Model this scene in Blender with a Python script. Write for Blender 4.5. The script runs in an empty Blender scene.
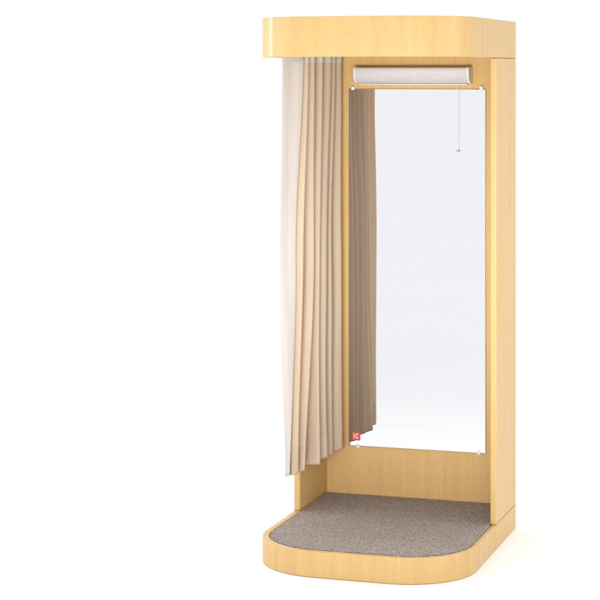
import bpy, bmesh, math, random
from mathutils import Vector, noise
random.seed(7)
S = bpy.context.scene
COL = S.collection

# ---------------------------------------------------------------- camera
cd = bpy.data.cameras.new('camera'); cam = bpy.data.objects.new('camera', cd); COL.objects.link(cam)
cd.sensor_width = 36; cd.lens = 1933.5683 / 600 * 36
cd.shift_x = -5.2695 / 600; cd.shift_y = (71.7556 - 300) / 600
cd.clip_end = 500
cam.location = (2.4446, -6.8984, 1.8925); cam.rotation_euler = (math.pi/2, 0, 0.3083)
S.camera = cam

# ---------------------------------------------------------------- light
w = bpy.data.worlds.new('World'); S.world = w; w.use_nodes = True
bg = w.node_tree.nodes['Background']
def ambient_gradient():
    # ambient gradient shaped for the light: bright overhead and behind booth, dim behind camera
    nd, lk = w.node_tree.nodes, w.node_tree.links
    tc = nd.new('ShaderNodeTexCoord'); sp = nd.new('ShaderNodeSeparateXYZ'); lk.new(tc.outputs['Generated'], sp.inputs[0])
    a = nd.new('ShaderNodeMapRange'); a.interpolation_type = 'SMOOTHSTEP'
    for k, v in zip(('From Min', 'From Max', 'To Min', 'To Max'), (-.1, .6, AMB_FRONT, AMB_BACK)): a.inputs[k].default_value = v
    lk.new(sp.outputs['Y'], a.inputs['Value'])
    z = nd.new('ShaderNodeMapRange')
    for k, v in zip(('From Min', 'From Max', 'To Min', 'To Max'), (0, 1, 0, 1)): z.inputs[k].default_value = v
    lk.new(sp.outputs['Z'], z.inputs['Value'])
    m = nd.new('ShaderNodeMix'); m.data_type = 'FLOAT'; lk.new(z.outputs[0], m.inputs[0])
    lk.new(a.outputs[0], m.inputs[2]); m.inputs[3].default_value = AMB_TOP
    lk.new(m.outputs[0], bg.inputs['Strength'])
bg.inputs['Color'].default_value = (1.0, 1.0, 1.0, 1)
AMB_FRONT, AMB_BACK, AMB_TOP = .35, 1.03, 1.54
ambient_gradient()

def softbox(name, loc, target, sx, sy, power, color=(1, 1, 1), spread=180):
    l = bpy.data.lights.new(name, 'AREA'); l.shape = 'RECTANGLE'; l.size = sx; l.size_y = sy
    l.energy = power; l.color = color; l.spread = math.radians(spread)
    o = bpy.data.objects.new(name, l); COL.objects.link(o); o.location = loc
    o.rotation_euler = (Vector(target) - Vector(loc)).to_track_quat('-Z', 'Y').to_euler()
    return o
softbox('key_softbox', (1.45, -4.2, 1.15), (0.42, 0.9, 1.75), 2.4, 1.1, 12, (1, .985, .97), 60)
softbox('interior_fill', (1.1, -4.2, .95), (0.42, 0.95, 1.08), .9, .5, 7.6, (1, .99, .975), 36)  # added fill, narrowed to brighten the booth's interior
softbox('side_fill', (3.8, .2, 1.6), (.84, .8, .85), .9, 1.8, 7, (1, .99, .975), 90)  # added fill for the right side, also lifts shade off the floor there
softbox('left_softbox', (-3.0, -.9, 2.0), (0.1, 0.3, 1.3), 1.2, 1.8, 6, (1, .99, .97), 90)
softbox('strip_softbox', (-2.4, 0.75, 1.7), (0.1, 0.3, 1.5), 0.28, 2.4, 17, (1, 1, 1), 120)

S.view_settings.view_transform = 'Standard'; S.view_settings.look = 'None'
S.view_settings.exposure = 0; S.view_settings.gamma = 1

# ---------------------------------------------------------------- materials
def new_mat(name):
    m = bpy.data.materials.new(name); m.use_nodes = True
    return m, m.node_tree.nodes, m.node_tree.links, m.node_tree.nodes['Principled BSDF']

def ramp(nd, stops):
    r = nd.new('ShaderNodeValToRGB'); e = r.color_ramp.elements
    e[0].position, e[0].color = stops[0][0], (*stops[0][1], 1)
    e[1].position, e[1].color = stops[-1][0], (*stops[-1][1], 1)
    for p, c in stops[1:-1]:
        x = e.new(p); x.color = (*c, 1)
    return r

def wood_mat(name, lo, mid, hi):
    m, nd, lk, b = new_mat(name)
    tc = nd.new('ShaderNodeTexCoord')
    def stretched(sx, sz, detail, rough=.55):
        mp = nd.new('ShaderNodeMapping'); mp.inputs['Scale'].default_value = (sx, sx, sz)
        lk.new(tc.outputs['Object'], mp.inputs['Vector'])
        n = nd.new('ShaderNodeTexNoise'); n.inputs['Scale'].default_value = 1
        n.inputs['Detail'].default_value = detail; n.inputs['Roughness'].default_value = rough
        lk.new(mp.outputs['Vector'], n.inputs['Vector']); return n
    a = stretched(28, 0.9, 3); f = stretched(330, 7.0, 4, .65); p = stretched(620, 16, 2, .5)
    mx = nd.new('ShaderNodeMix'); mx.data_type = 'FLOAT'; mx.inputs[0].default_value = .5
    lk.new(a.outputs['Fac'], mx.inputs[2]); lk.new(f.outputs['Fac'], mx.inputs[3])
    r = ramp(nd, [(.36, lo), (.5, mid), (.64, hi)])
    lk.new(mx.outputs[0], r.inputs['Fac'])
    rp = ramp(nd, [(.33, (.90, .87, .82)), (.44, (1, 1, 1))])
    lk.new(p.outputs['Fac'], rp.inputs['Fac'])
    mc = nd.new('ShaderNodeMix'); mc.data_type = 'RGBA'; mc.blend_type = 'MULTIPLY'; mc.inputs[0].default_value = .6
    lk.new(r.outputs['Color'], mc.inputs[6]); lk.new(rp.outputs['Color'], mc.inputs[7])
    lk.new(mc.outputs[2], b.inputs['Base Color'])
    b.inputs['Roughness'].default_value = .5; b.inputs['Specular IOR Level'].default_value = .12
    b.inputs['Coat Weight'].default_value = .24; b.inputs['Coat Roughness'].default_value = .15
    bp = nd.new('ShaderNodeBump'); bp.inputs['Strength'].default_value = .06; bp.inputs['Distance'].default_value = .0006
    lk.new(f.outputs['Fac'], bp.inputs['Height']); lk.new(bp.outputs['Normal'], b.inputs['Normal'])
    return m

def plain(name, col, rough=.4, **kw):
    m, nd, lk, b = new_mat(name)
    tc = nd.new('ShaderNodeTexCoord'); n = nd.new('ShaderNodeTexNoise'); n.inputs['Scale'].default_value = kw.pop('scale', 40)
    lk.new(tc.outputs['Object'], n.inputs['Vector'])
    v = kw.pop('var', .03)
    r = ramp(nd, [(.3, tuple(c*(1-v) for c in col)), (.7, tuple(min(1, c*(1+v)) for c in col))])
    lk.new(n.outputs['Fac'], r.inputs['Fac']); lk.new(r.outputs['Color'], b.inputs['Base Color'])
    b.inputs['Roughness'].default_value = rough
    for k, val in kw.items(): b.inputs[k.replace('_', ' ')].default_value = val
    return m

WOOD = wood_mat('ash_laminate', (.572, .372, .150), (.614, .404, .169), (.650, .433, .188))
DARK = plain('seam_shadow_gap', (.24, .14, .06), .8)
WHITE = plain('white_plastic', (.68, .665, .67), .35)
LENS = plain('lamp_diffuser_acrylic', (.57, .56, .57), .28, Subsurface_Weight=.2)
CLIP = plain('clear_white_clip', (.70, .70, .72), .2)
CORD = plain('pull_cord', (.78, .77, .76), .6)
KNOB = plain('cord_end', (.50, .46, .43), .5)
EDGE = plain('mirror_edge', (.62, .68, .67), .15)
RED = plain('red_print', (.50, .085, .07), .5, scale=900, var=.15)
PINK = plain('pale_print', (.85, .45, .38), .5)
FLOOR = plain('white_studio_floor', (.885, .885, .885), .9, scale=.7, var=.003)

def mirror_mat():
    m, nd, lk, b = new_mat('mirror_silvering')
    b.inputs['Base Color'].default_value = (.805, .818, .84, 1)
    b.inputs['Metallic'].default_value = 1; b.inputs['Roughness'].default_value = .012
    return m
MIRROR = mirror_mat()

def carpet_mat():
    m, nd, lk, b = new_mat('grey_brown_loop_carpet')
    tc = nd.new('ShaderNodeTexCoord')
    n = nd.new('ShaderNodeTexNoise'); n.inputs['Scale'].default_value = 300; n.inputs['Detail'].default_value = 4; n.inputs['Roughness'].default_value = .75
    v = nd.new('ShaderNodeTexVoronoi'); v.inputs['Scale'].default_value = 330
    big = nd.new('ShaderNodeTexNoise'); big.inputs['Scale'].default_value = 5
    for q in (n, v, big): lk.new(tc.outputs['Object'], q.inputs['Vector'])
    sp = nd.new('ShaderNodeSeparateColor'); lk.new(v.outputs['Color'], sp.inputs['Color'])
    mx = nd.new('ShaderNodeMix'); mx.data_type = 'FLOAT'; mx.inputs[0].default_value = .35
    lk.new(n.outputs['Fac'], mx.inputs[2]); lk.new(sp.outputs['Red'], mx.inputs[3])
    r = ramp(nd, [(.28, (.16, .13, .115)), (.45, (.27, .23, .205)), (.58, (.36, .31, .28)), (.75, (.52, .46, .415))])
    lk.new(mx.outputs[0], r.inputs['Fac']); lk.new(r.outputs['Color'], b.inputs['Base Color'])
    b.inputs['Roughness'].default_value = .95
    b.inputs['Specular IOR Level'].default_value = .1
    bp = nd.new('ShaderNodeBump'); bp.inputs['Strength'].default_value = .5; bp.inputs['Distance'].default_value = .002
    lk.new(n.outputs['Fac'], bp.inputs['Height']); lk.new(bp.outputs['Normal'], b.inputs['Normal'])
    return m
CARPET = carpet_mat()

def fabric_mat(name, col, trans=.3):
    m, nd, lk, b = new_mat(name)
    tc = nd.new('ShaderNodeTexCoord')
    mp = nd.new('ShaderNodeMapping'); mp.inputs['Scale'].default_value = (60, 60, 3)
    lk.new(tc.outputs['Object'], mp.inputs['Vector'])
    n = nd.new('ShaderNodeTexNoise'); n.inputs['Scale'].default_value = 1; n.inputs['Detail'].default_value = 3
    lk.new(mp.outputs['Vector'], n.inputs['Vector'])
    wv = nd.new('ShaderNodeTexNoise'); wv.inputs['Scale'].default_value = 420; wv.inputs['Detail'].default_value = 2
    lk.new(tc.outputs['Object'], wv.inputs['Vector'])
    mx = nd.new('ShaderNodeMix'); mx.data_type = 'FLOAT'; mx.inputs[0].default_value = .5
    lk.new(n.outputs['Fac'], mx.inputs[2]); lk.new(wv.outputs['Fac'], mx.inputs[3])
    r = ramp(nd, [(.3, tuple(c*.93 for c in col)), (.7, tuple(c*1.05 for c in col))])
    lk.new(mx.outputs[0], r.inputs['Fac']); lk.new(r.outputs['Color'], b.inputs['Base Color'])
    b.inputs['Roughness'].default_value = .85; b.inputs['Specular IOR Level'].default_value = .15
    b.inputs['Sheen Weight'].default_value = .15
    bp = nd.new('ShaderNodeBump'); bp.inputs['Strength'].default_value = .15; bp.inputs['Distance'].default_value = .001
    lk.new(wv.outputs['Fac'], bp.inputs['Height']); lk.new(bp.outputs['Normal'], b.inputs['Normal'])
    t = nd.new('ShaderNodeBsdfTranslucent'); lk.new(r.outputs['Color'], t.inputs['Color'])
    ms = nd.new('ShaderNodeMixShader'); ms.inputs[0].default_value = trans
    out = nd['Material Output']
    lk.new(b.outputs[0], ms.inputs[1]); lk.new(t.outputs[0], ms.inputs[2]); lk.new(ms.outputs[0], out.inputs['Surface'])
    return m
FABRIC = fabric_mat('beige_curtain_cloth', (.715, .588, .448), .38)
PALE = fabric_mat('pale_curtain_backing', (.735, .69, .65), .42)
HEM = fabric_mat('beige_hem_cloth', (.655, .520, .395), .24)
TAPE = fabric_mat('white_heading_tape', (.74, .70, .66), .42)

# ---------------------------------------------------------------- helpers
def empty(name, loc, label, cat):
    o = bpy.data.objects.new(name, None); COL.objects.link(o); o.location = loc
    o.empty_display_size = .1; o['label'] = label; o['category'] = cat
    return o

def root_loc(p):
    v = Vector((0, 0, 0))
    while p: v += p.location; p = p.parent
    return v

def build(name, bm, mat, parent=None, smooth=True, bevel=0, segs=3, label=None, angle=40):
    """bm is in world coordinates; shift it so that the part hangs at its parent's origin"""
    if parent: bmesh.ops.translate(bm, verts=bm.verts, vec=-root_loc(parent))
    bmesh.ops.recalc_face_normals(bm, faces=bm.faces)
    me = bpy.data.meshes.new(name); bm.to_mesh(me); bm.free()
    o = bpy.data.objects.new(name, me); COL.objects.link(o); o.parent = parent
    for m in (mat if isinstance(mat, (list, tuple)) else [mat]): me.materials.append(m)
    if smooth:
        for p in me.polygons: p.use_smooth = True
        me.set_sharp_from_angle(angle=math.radians(angle))
    if bevel:
        b = o.modifiers.new('bevel', 'BEVEL'); b.width = bevel; b.segments = segs; b.limit_method = 'ANGLE'
        b.angle_limit = math.radians(40); b.harden_normals = True
    if label: o['label'] = label
    return o

def box(bm, x0, x1, y0, y1, z0, z1):
    v = [bm.verts.new((x, y, z)) for z in (z0, z1) for x, y in ((x0, y0), (x1, y0), (x1, y1), (x0, y1))]
    for f in ((3, 2, 1, 0), (4, 5, 6, 7), (0, 1, 5, 4), (1, 2, 6, 5), (2, 3, 7, 6), (3, 0, 4, 7)):
        bm.faces.new([v[i] for i in f])

def prism(bm, pts, z0, z1):
    a = [bm.verts.new((x, y, z0)) for x, y in pts]; b = [bm.verts.new((x, y, z1)) for x, y in pts]
    n = len(pts)
    bm.faces.new(a[::-1]); bm.faces.new(b)
    for i in range(n): bm.faces.new((a[i], a[(i+1) % n], b[(i+1) % n], b[i]))

def outline(x0, x1, y0, y1, R, n=28):
    """front corners rounded, back corners square; from back left round the front to back right"""
    p = [(x0, y1)]
    for i in range(n+1):
        a = math.pi/2*i/n; p.append((x0+R-R*math.cos(a), y0+R-R*math.sin(a)))
    for i in range(n+1):
        a = math.pi/2*i/n; p.append((x1-R+R*math.sin(a), y0+R-R*math.cos(a)))
    p.append((x1, y1))
    return p

def extrude_x(bm, prof, x0, x1):
    a = [bm.verts.new((x0, y, z)) for y, z in prof]; b = [bm.verts.new((x1, y, z)) for y, z in prof]
    n = len(prof); bm.faces.new(a); bm.faces.new(b[::-1])
    for i in range(n): bm.faces.new((a[i], b[i], b[(i+1) % n], a[(i+1) % n]))

def tube(bm, pts, r, n=10):
    rings = []
    for i, p in enumerate(pts):
        p = Vector(p); t = (Vector(pts[min(i+1, len(pts)-1)]) - Vector(pts[max(i-1, 0)])).normalized()
        u = t.orthogonal().normalized() if abs(t.z) > .9 else Vector((0, 0, 1)).cross(t).normalized()
        v = t.cross(u)
        rings.append([bm.verts.new(p + r*(math.cos(2*math.pi*k/n)*u + math.sin(2*math.pi*k/n)*v)) for k in range(n)])
    for a, b in zip(rings, rings[1:]):
        for k in range(n): bm.faces.new((a[k], a[(k+1) % n], b[(k+1) % n], b[k]))
    bm.faces.new(rings[0][::-1]); bm.faces.new(rings[-1])

# ---------------------------------------------------------------- dimensions (metres)
W, D, H = .8427, 1.0146, 2.1
HB, HH, DP, T, R = .097, .1515, .3894, .0254, .275
ZH = H - HH                       # underside of the header
YB = 1.003                        # face of the back panel
YM = .995                         # face of the mirror

# ---------------------------------------------------------------- setting
bm = bmesh.new()
v = [bm.verts.new(c) for c in ((-1500, -3000, 0), (1500, -3000, 0), (1500, 90, 0), (-1500, 90, 0))]; bm.faces.new(v)
fl = build('floor', bm, FLOOR, smooth=False); fl['kind'] = 'structure'

# ---------------------------------------------------------------- fitting booth
booth = empty('fitting_booth', (W/2, D/2, 0), 'tall pale ash wood fitting booth with rounded header and carpeted base', 'fitting booth')

# base: rim ring + core below the carpet, one mesh
outer = outline(0, W, 0, D, R)
inner = outline(.0245, W-.0185, .031, D-.010, R-.029)
bm = bmesh.new()
n = len(outer)
zi = HB - .009
ob = [bm.verts.new((x, y, .001)) for x, y in outer]; ot = [bm.verts.new((x, y, HB)) for x, y in outer]
it = [bm.verts.new((x, y, HB)) for x, y in inner]; ib = [bm.verts.new((x, y, zi)) for x, y in inner]
for i in range(n):
    j = (i+1) % n
    bm.faces.new((ob[i], ob[j], ot[j], ot[i])); bm.faces.new((ot[i], ot[j], it[j], it[i])); bm.faces.new((it[i], it[j], ib[j], ib[i]))
bm.faces.new(ib); bm.faces.new(ob[::-1])
base = build('base', bm, WOOD, booth, bevel=.004)

# carpet: slab with loop pile on top
bm = bmesh.new()
cx0, cx1, cy0, cy1, cR = .0260, W-.0200, .0325, D-.012, R-.0305
prism(bm, outline(cx0, cx1, cy0, cy1, cR), zi+.0005, HB-.0025)
def inside(x, y, e=.0004):
    if not (cx0+e < x < cx1-e and cy0+e < y < cy1-e): return False
    for cxx, s in ((cx0+cR, -1), (cx1-cR, 1)):
        if (x-cxx)*s > 0 and y < cy0+cR and math.hypot(x-cxx, y-cy0-cR) > cR-e: return False
    return True
st = .0042; nx = int((cx1-cx0)/st); ny = int((cy1-cy0)/st); g = {}
for i in range(nx+1):
    for j in range(ny+1):
        x = cx0+i*st+random.uniform(-.0011, .0011); y = cy0+j*st+random.uniform(-.0011, .0011)
        if inside(x, y): g[i, j] = bm.verts.new((x, y, HB-.0022+random.uniform(0, .0036)))
for (i, j) in list(g):
    q = [g.get(k) for k in ((i, j), (i+1, j), (i+1, j+1), (i, j+1))]
    if all(q): bm.faces.new(q)
carpet = build('carpet', bm, CARPET, booth, angle=180)

# side panels, each with the thin dark joint it stands on
for x0, x1 in ((0, T), (W-T, W)):
    bm = bmesh.new(); box(bm, x0, x1, D-DP, D, HB+.0013, ZH-.0013)
    sp = build('side_panel', bm, WOOD, booth, bevel=.005, segs=4)
    for za, zb in ((HB+.0003, HB+.006), (ZH-.006, ZH-.0003)):
        bm = bmesh.new(); box(bm, x0+.0016, x1-.0016, D-DP+.0016, D-.002, za, zb)
        build('joint', bm, DARK, sp, smooth=False)
bm = bmesh.new(); box(bm, T+.0005, W-T-.0005, YB, D-.001, HB+.0005, H-.022)
build('back_panel', bm, WOOD, booth, smooth=False)

# header: rounded fascia with a top board let into it
fo = outline(0, W, 0, D, R); fi = outline(.02, W-.02, .02, D-.0005, R-.02)
bm = bmesh.new()
loops = [[bm.verts.new((x, y, z)) for x, y in pl] for pl, z in ((fo, ZH), (fo, H), (fi, H), (fi, ZH))]
for a, b in zip(loops, loops[1:]+loops[:1]):
    for i in range(n-1): bm.faces.new((a[i], a[i+1], b[i+1], b[i]))
bm.faces.new([l[0] for l in loops]); bm.faces.new([l[-1] for l in loops][::-1])
header = build('header', bm, WOOD, booth, bevel=.0028)
bm = bmesh.new(); prism(bm, outline(.0205, W-.0205, .0205, D-.001, R-.0205), H-.020, H-.004)
build('top_board', bm, WOOD, header, smooth=False)

# curtain rail inside the header with its brackets
bm = bmesh.new()
rail = [(.078, .985, 1.992)] + [(x, y, 1.992) for x, y in outline(.078, W-.078, .078, .985, R-.06)[1:-1]] + [(W-.078, .985, 1.992)]
tube(bm, rail, .008, 12)
rl = build('curtain_rail', bm, WHITE, booth)
for x, y in ((.078, .45), (.078, .85), (.42, .078), (W-.078, .45), (W-.078, .85)):
    bm = bmesh.new(); box(bm, x-.008, x+.008, y-.012, y+.012, 1.998, 2.0795)
    build('bracket', bm, WHITE, rl, bevel=.001)

# ---------------------------------------------------------------- mirror
MX0, MX1, MZ0, MZ1 = .125, .7185, .3035, 1.820
mir = empty('wall_mirror', ((MX0+MX1)/2, YB, MZ0), 'tall frameless mirror clipped to the back panel under the white lamp', 'mirror')
bm = bmesh.new(); box(bm, MX0, MX1, YM+.0008, YB-.0008, MZ0, MZ1)
build('glass_edge', bm, EDGE, mir, smooth=False)
bm = bmesh.new()
e = .0016
v = [bm.verts.new(c) for c in ((MX0+e, YM, MZ0+e), (MX1-e, YM, MZ0+e), (MX1-e, YM, MZ1-e), (MX0+e, YM, MZ1-e))]
u = [bm.verts.new(c) for c in ((MX0, YM+.0009, MZ0), (MX1, YM+.0009, MZ0), (MX1, YM+.0009, MZ1), (MX0, YM+.0009, MZ1))]
bm.faces.new(v)
for i in range(4): bm.faces.new((v[i], v[(i+1) % 4], u[(i+1) % 4], u[i]))
glass = build('mirror_glass', bm, MIRROR, mir, smooth=False)
def clip_at(x, z, s):
    bm = bmesh.new(); N = 20; rings = []
    for rr, yy in ((.0085, YB-.001), (.0085, YM-.003), (.0075, YM-.0055), (.0045, YM-.0068)):
        rings.append([bm.verts.new((x+rr*math.cos(2*math.pi*k/N), yy, z+rr*math.sin(2*math.pi*k/N))) for k in range(N)])
    for a, b in zip(rings, rings[1:]):
        for k in range(N): bm.faces.new((a[k], a[(k+1) % N], b[(k+1) % N], b[k]))
    bm.faces.new(rings[-1]); bm.faces.new(rings[0][::-1])
    return build('clip', bm, CLIP, mir)
for x, z, s in ((.143, 1.823, 1), (.700, 1.826, 1), (.166, .302, -1), (.690, .304, -1)): clip_at(x, z, s)
# red seal label low in the left corner
sx0, sx1, sz0, sz1 = .1405, .1765, .3265, .3635
bm = bmesh.new(); cxs, czs = (sx0+sx1)/2, (sz0+sz1)/2; hw, hz, rr = (sx1-sx0)/2, (sz1-sz0)/2, .005
pr = []
for qx, qz, a0 in ((1, 1, 0), (-1, 1, 90), (-1, -1, 180), (1, -1, 270)):
    for k in range(7):
        a = math.radians(a0+15*k); pr.append((cxs+qx*(hw-rr)+rr*math.cos(a), czs+qz*(hz-rr)+rr*math.sin(a)))
a = [bm.verts.new((x, YM-.0002, z)) for x, z in pr]; b = [bm.verts.new((x, YM-.0006, z)) for x, z in pr]
bm.faces.new(a[::-1]); bm.faces.new(b)
for i in range(len(pr)): bm.faces.new((a[i], a[(i+1) % len(pr)], b[(i+1) % len(pr)], b[i]))
stk = build('sticker', bm, RED, mir, smooth=False, label='small red square seal sticker with pale characters')
bm = bmesh.new()
def mk(x0, x1, z0, z1): box(bm, cxs+x0, cxs+x1, YM-.0010, YM-.00065, czs+z0, czs+z1)
mk(-.0125, -.0075, -.0120, .0120)
for k in range(14):
    a0 = math.radians(40+k*20); a1 = a0+math.radians(20.0)
    c = (.0040, 0)
    q = [(c[0]+r_*math.cos(t), c[1]+1.35*r_*math.sin(t)) for r_, t in ((.0034, a0), (.0088, a0), (.0088, a1), (.0034, a1))]
    bm.faces.new([bm.verts.new((cxs+x, YM-.0010, czs+z)) for x, z in q])
build('print', bm, PINK, stk, smooth=False)

# ---------------------------------------------------------------- lamp over the mirror
lx0, lx1 = .163, .662
lamp = empty('mirror_lamp', ((lx0+lx1)/2, YB, 1.842), 'slim white lamp with pull cord mounted above the mirror', 'lamp')
def lprof(k=0.0, n=12):
    yb, yf, zt, zb = YB-.0005, .925+k, 1.9125-k, 1.842+k
    p = [(yb, zt), (yf+.010, zt)]
    for i in range(1, 5):
        a = math.pi/2*i/4; p.append((yf+.010-.010*math.sin(a), zt-.010+.010*math.cos(a)))
    for i in range(1, n+1):
        a = math.pi/2*i/n; p.append((yf+(.048)*(1-math.cos(a)), (zt-.014)+(zb-zt+.014)*math.sin(a)))
    p.append((yb, zb))
    return p
bm = bmesh.new(); extrude_x(bm, lprof(.0014), lx0+.010, lx1-.012)
build('diffuser', bm, LENS, lamp)
for a_, b_ in ((lx0, lx0+.010), (lx1-.012, lx1)):
    bm = bmesh.new(); extrude_x(bm, lprof(), a_, b_)
    build('end_cap', bm, WHITE, lamp, bevel=.002)
bm = bmesh.new(); box(bm, lx0+.015, lx1-.017, .968, YB-.0006, 1.8385, 1.8425)
build('back_plate', bm, WHITE, lamp, bevel=.0008)
bm = bmesh.new(); cy = .974
tube(bm, [(.601, cy, 1.845-.0281*k) for k in range(11)], .0008, 8)
cord = build('pull_cord', bm, CORD, lamp)
bm = bmesh.new(); tube(bm, [(.601, cy, 1.566), (.601, cy, 1.562), (.601, cy, 1.5585)], .0042, 14)
build('knob', bm, KNOB, cord)

# ---------------------------------------------------------------- curtain
# plan of the pleats at three heights: (start, tips towards the booth's middle)
KEYS = [(1.985, (.038, .362), [(.092, .466), (.098, .514), (.100, .589), (.104, .685), (.108, .794), (.106, .855), (.110, .924)]),
        (1.150, (.032, .347), [(.070, .420), (.095, .456), (.100, .575), (.105, .640), (.110, .719), (.108, .800), (.116, .903)]),
        (0.290, (.036, .388), [(.068, .356), (.090, .419), (.095, .483), (.115, .605), (.115, .715), (.110, .800), (.122, .882)])]
BULGE = [.01, .012, .020, .010, .024, .012, .018]
VX = [.038, .050, .042, .038, .048, .056, .040]
def points(key):
    z, st_, tp = key; out = [(st_[0]+.010, st_[1]+.035), st_]
    for k, t_ in enumerate(tp):
        if k:
            v_ = (VX[k], max(t_[1]-.014, tp[k-1][1]+.012))
            out += [v_, (v_[0]*.5+t_[0]*.5, v_[1]*.35+t_[1]*.65-BULGE[k])]
        else: out += [(st_[0]*.45+t_[0]*.55, st_[1]*.5+t_[1]*.5-.012)]
        out.append(t_)
    return out+[(.100, tp[-1][1]+.028), (.074, min(.965, tp[-1][1]+.042))]
CT = [points(k) for k in KEYS]
tips = KEYS[0][2]
def catmull(P, m=9):
    P = [P[0]]+P+[P[-1]]; out = []
    for i in range(1, len(P)-2):
        p0, p1, p2, p3 = P[i-1], P[i], P[i+1], P[i+2]
        for k in range(m):
            t = k/m
            out.append(tuple(.5*((2*p1[c])+(-p0[c]+p2[c])*t+(2*p0[c]-5*p1[c]+4*p2[c]-p3[c])*t*t+(-p0[c]+3*p1[c]-3*p2[c]+p3[c])*t**3) for c in (0, 1)))
    return out+[P[-2]]
def ring(z):
    """plan of the cloth at height z: tight at the heading, freer and wandering further down"""
    h = max(0, (1.985 - z)/1.7)
    zs = [k[0] for k in KEYS]
    a = 0 if z > zs[1] else 1
    t = min(1, max(0, (zs[a]-z)/(zs[a]-zs[a+1]))); t = t*t*(3-2*t) if a == 0 else t*t*(2-t)
    pts = []
    for i, (p, q) in enumerate(zip(CT[a], CT[a+1])):
        x = p[0]+(q[0]-p[0])*t; y = p[1]+(q[1]-p[1])*t
        x += .0075*h**.7*noise.noise(Vector((i*1.9, 3.1, z*1.3)))*2
        y += .0080*h**.7*noise.noise(Vector((i*1.3, 8.7, z*1.1)))*2
        pts.append((max(.030, x), min(.978, y)))
    return catmull(pts)
NE = 4*9 - 5                     # samples of the turned-out front edge
def cloth(z0, z1, nz, lo=0, hi=None):
    bm = bmesh.new(); rows = []
    for k in range(nz+1):
        z = z0+(z1-z0)*k/nz
        row = []
        c = ring(z)
        for i, (x, y) in list(enumerate(c))[lo:hi]:
            wob = .004*noise.noise(Vector((i*.05, 0, 4.2)))*2
            zz = z + (wob + .19*(x-.042))*(max(0, 1-(z-.28)/.5))
            row.append(bm.verts.new((x, y, zz)))
        rows.append(row)
    for a, b in zip(rows, rows[1:]):
        for i in range(len(a)-1): bm.faces.new((a[i], a[i+1], b[i+1], b[i]))
    return bm
ZC = .289
cur = empty('curtain', (.08, .62, 1.984), 'beige pleated curtain drawn to the left side of the booth, hanging from the header', 'curtain')
def soft(o, th):
    s = o.modifiers.new('thickness', 'SOLIDIFY'); s.thickness = th; s.offset = 0
soft(build('cloth', cloth(ZC, 1.984, 110, NE), FABRIC, cur, angle=180), .0012)
soft(build('front_edge', cloth(ZC, 1.984, 110, 0, NE+1), PALE, cur, angle=180, label='front edge of the curtain turned to show its paler backing'), .0012)
soft(build('heading_tape', cloth(1.930, 1.984, 6), TAPE, cur, angle=180, label='white heading tape along the top of the curtain'), .0036)
soft(build('hem', cloth(ZC-.001, ZC+.095, 9, NE), HEM, cur, angle=180), .0026)
for k in range(len(tips)):
    bm = bmesh.new(); y = tips[k][1]
    N = 14; M = 6; c = Vector((.078, y, 1.990)); vv = []
    for i in range(N):
        a = 2*math.pi*i/N; d = Vector((math.cos(a), 0, math.sin(a)))
        vv.append([bm.verts.new(c+d*.0125+.0018*(math.cos(2*math.pi*j/M)*d+math.sin(2*math.pi*j/M)*Vector((0, 1, 0)))) for j in range(M)])
    for i in range(N):
        for j in range(M): bm.faces.new((vv[i][j], vv[(i+1) % N][j], vv[(i+1) % N][(j+1) % M], vv[i][(j+1) % M]))
    build('curtain_ring', bm, WHITE, cur)
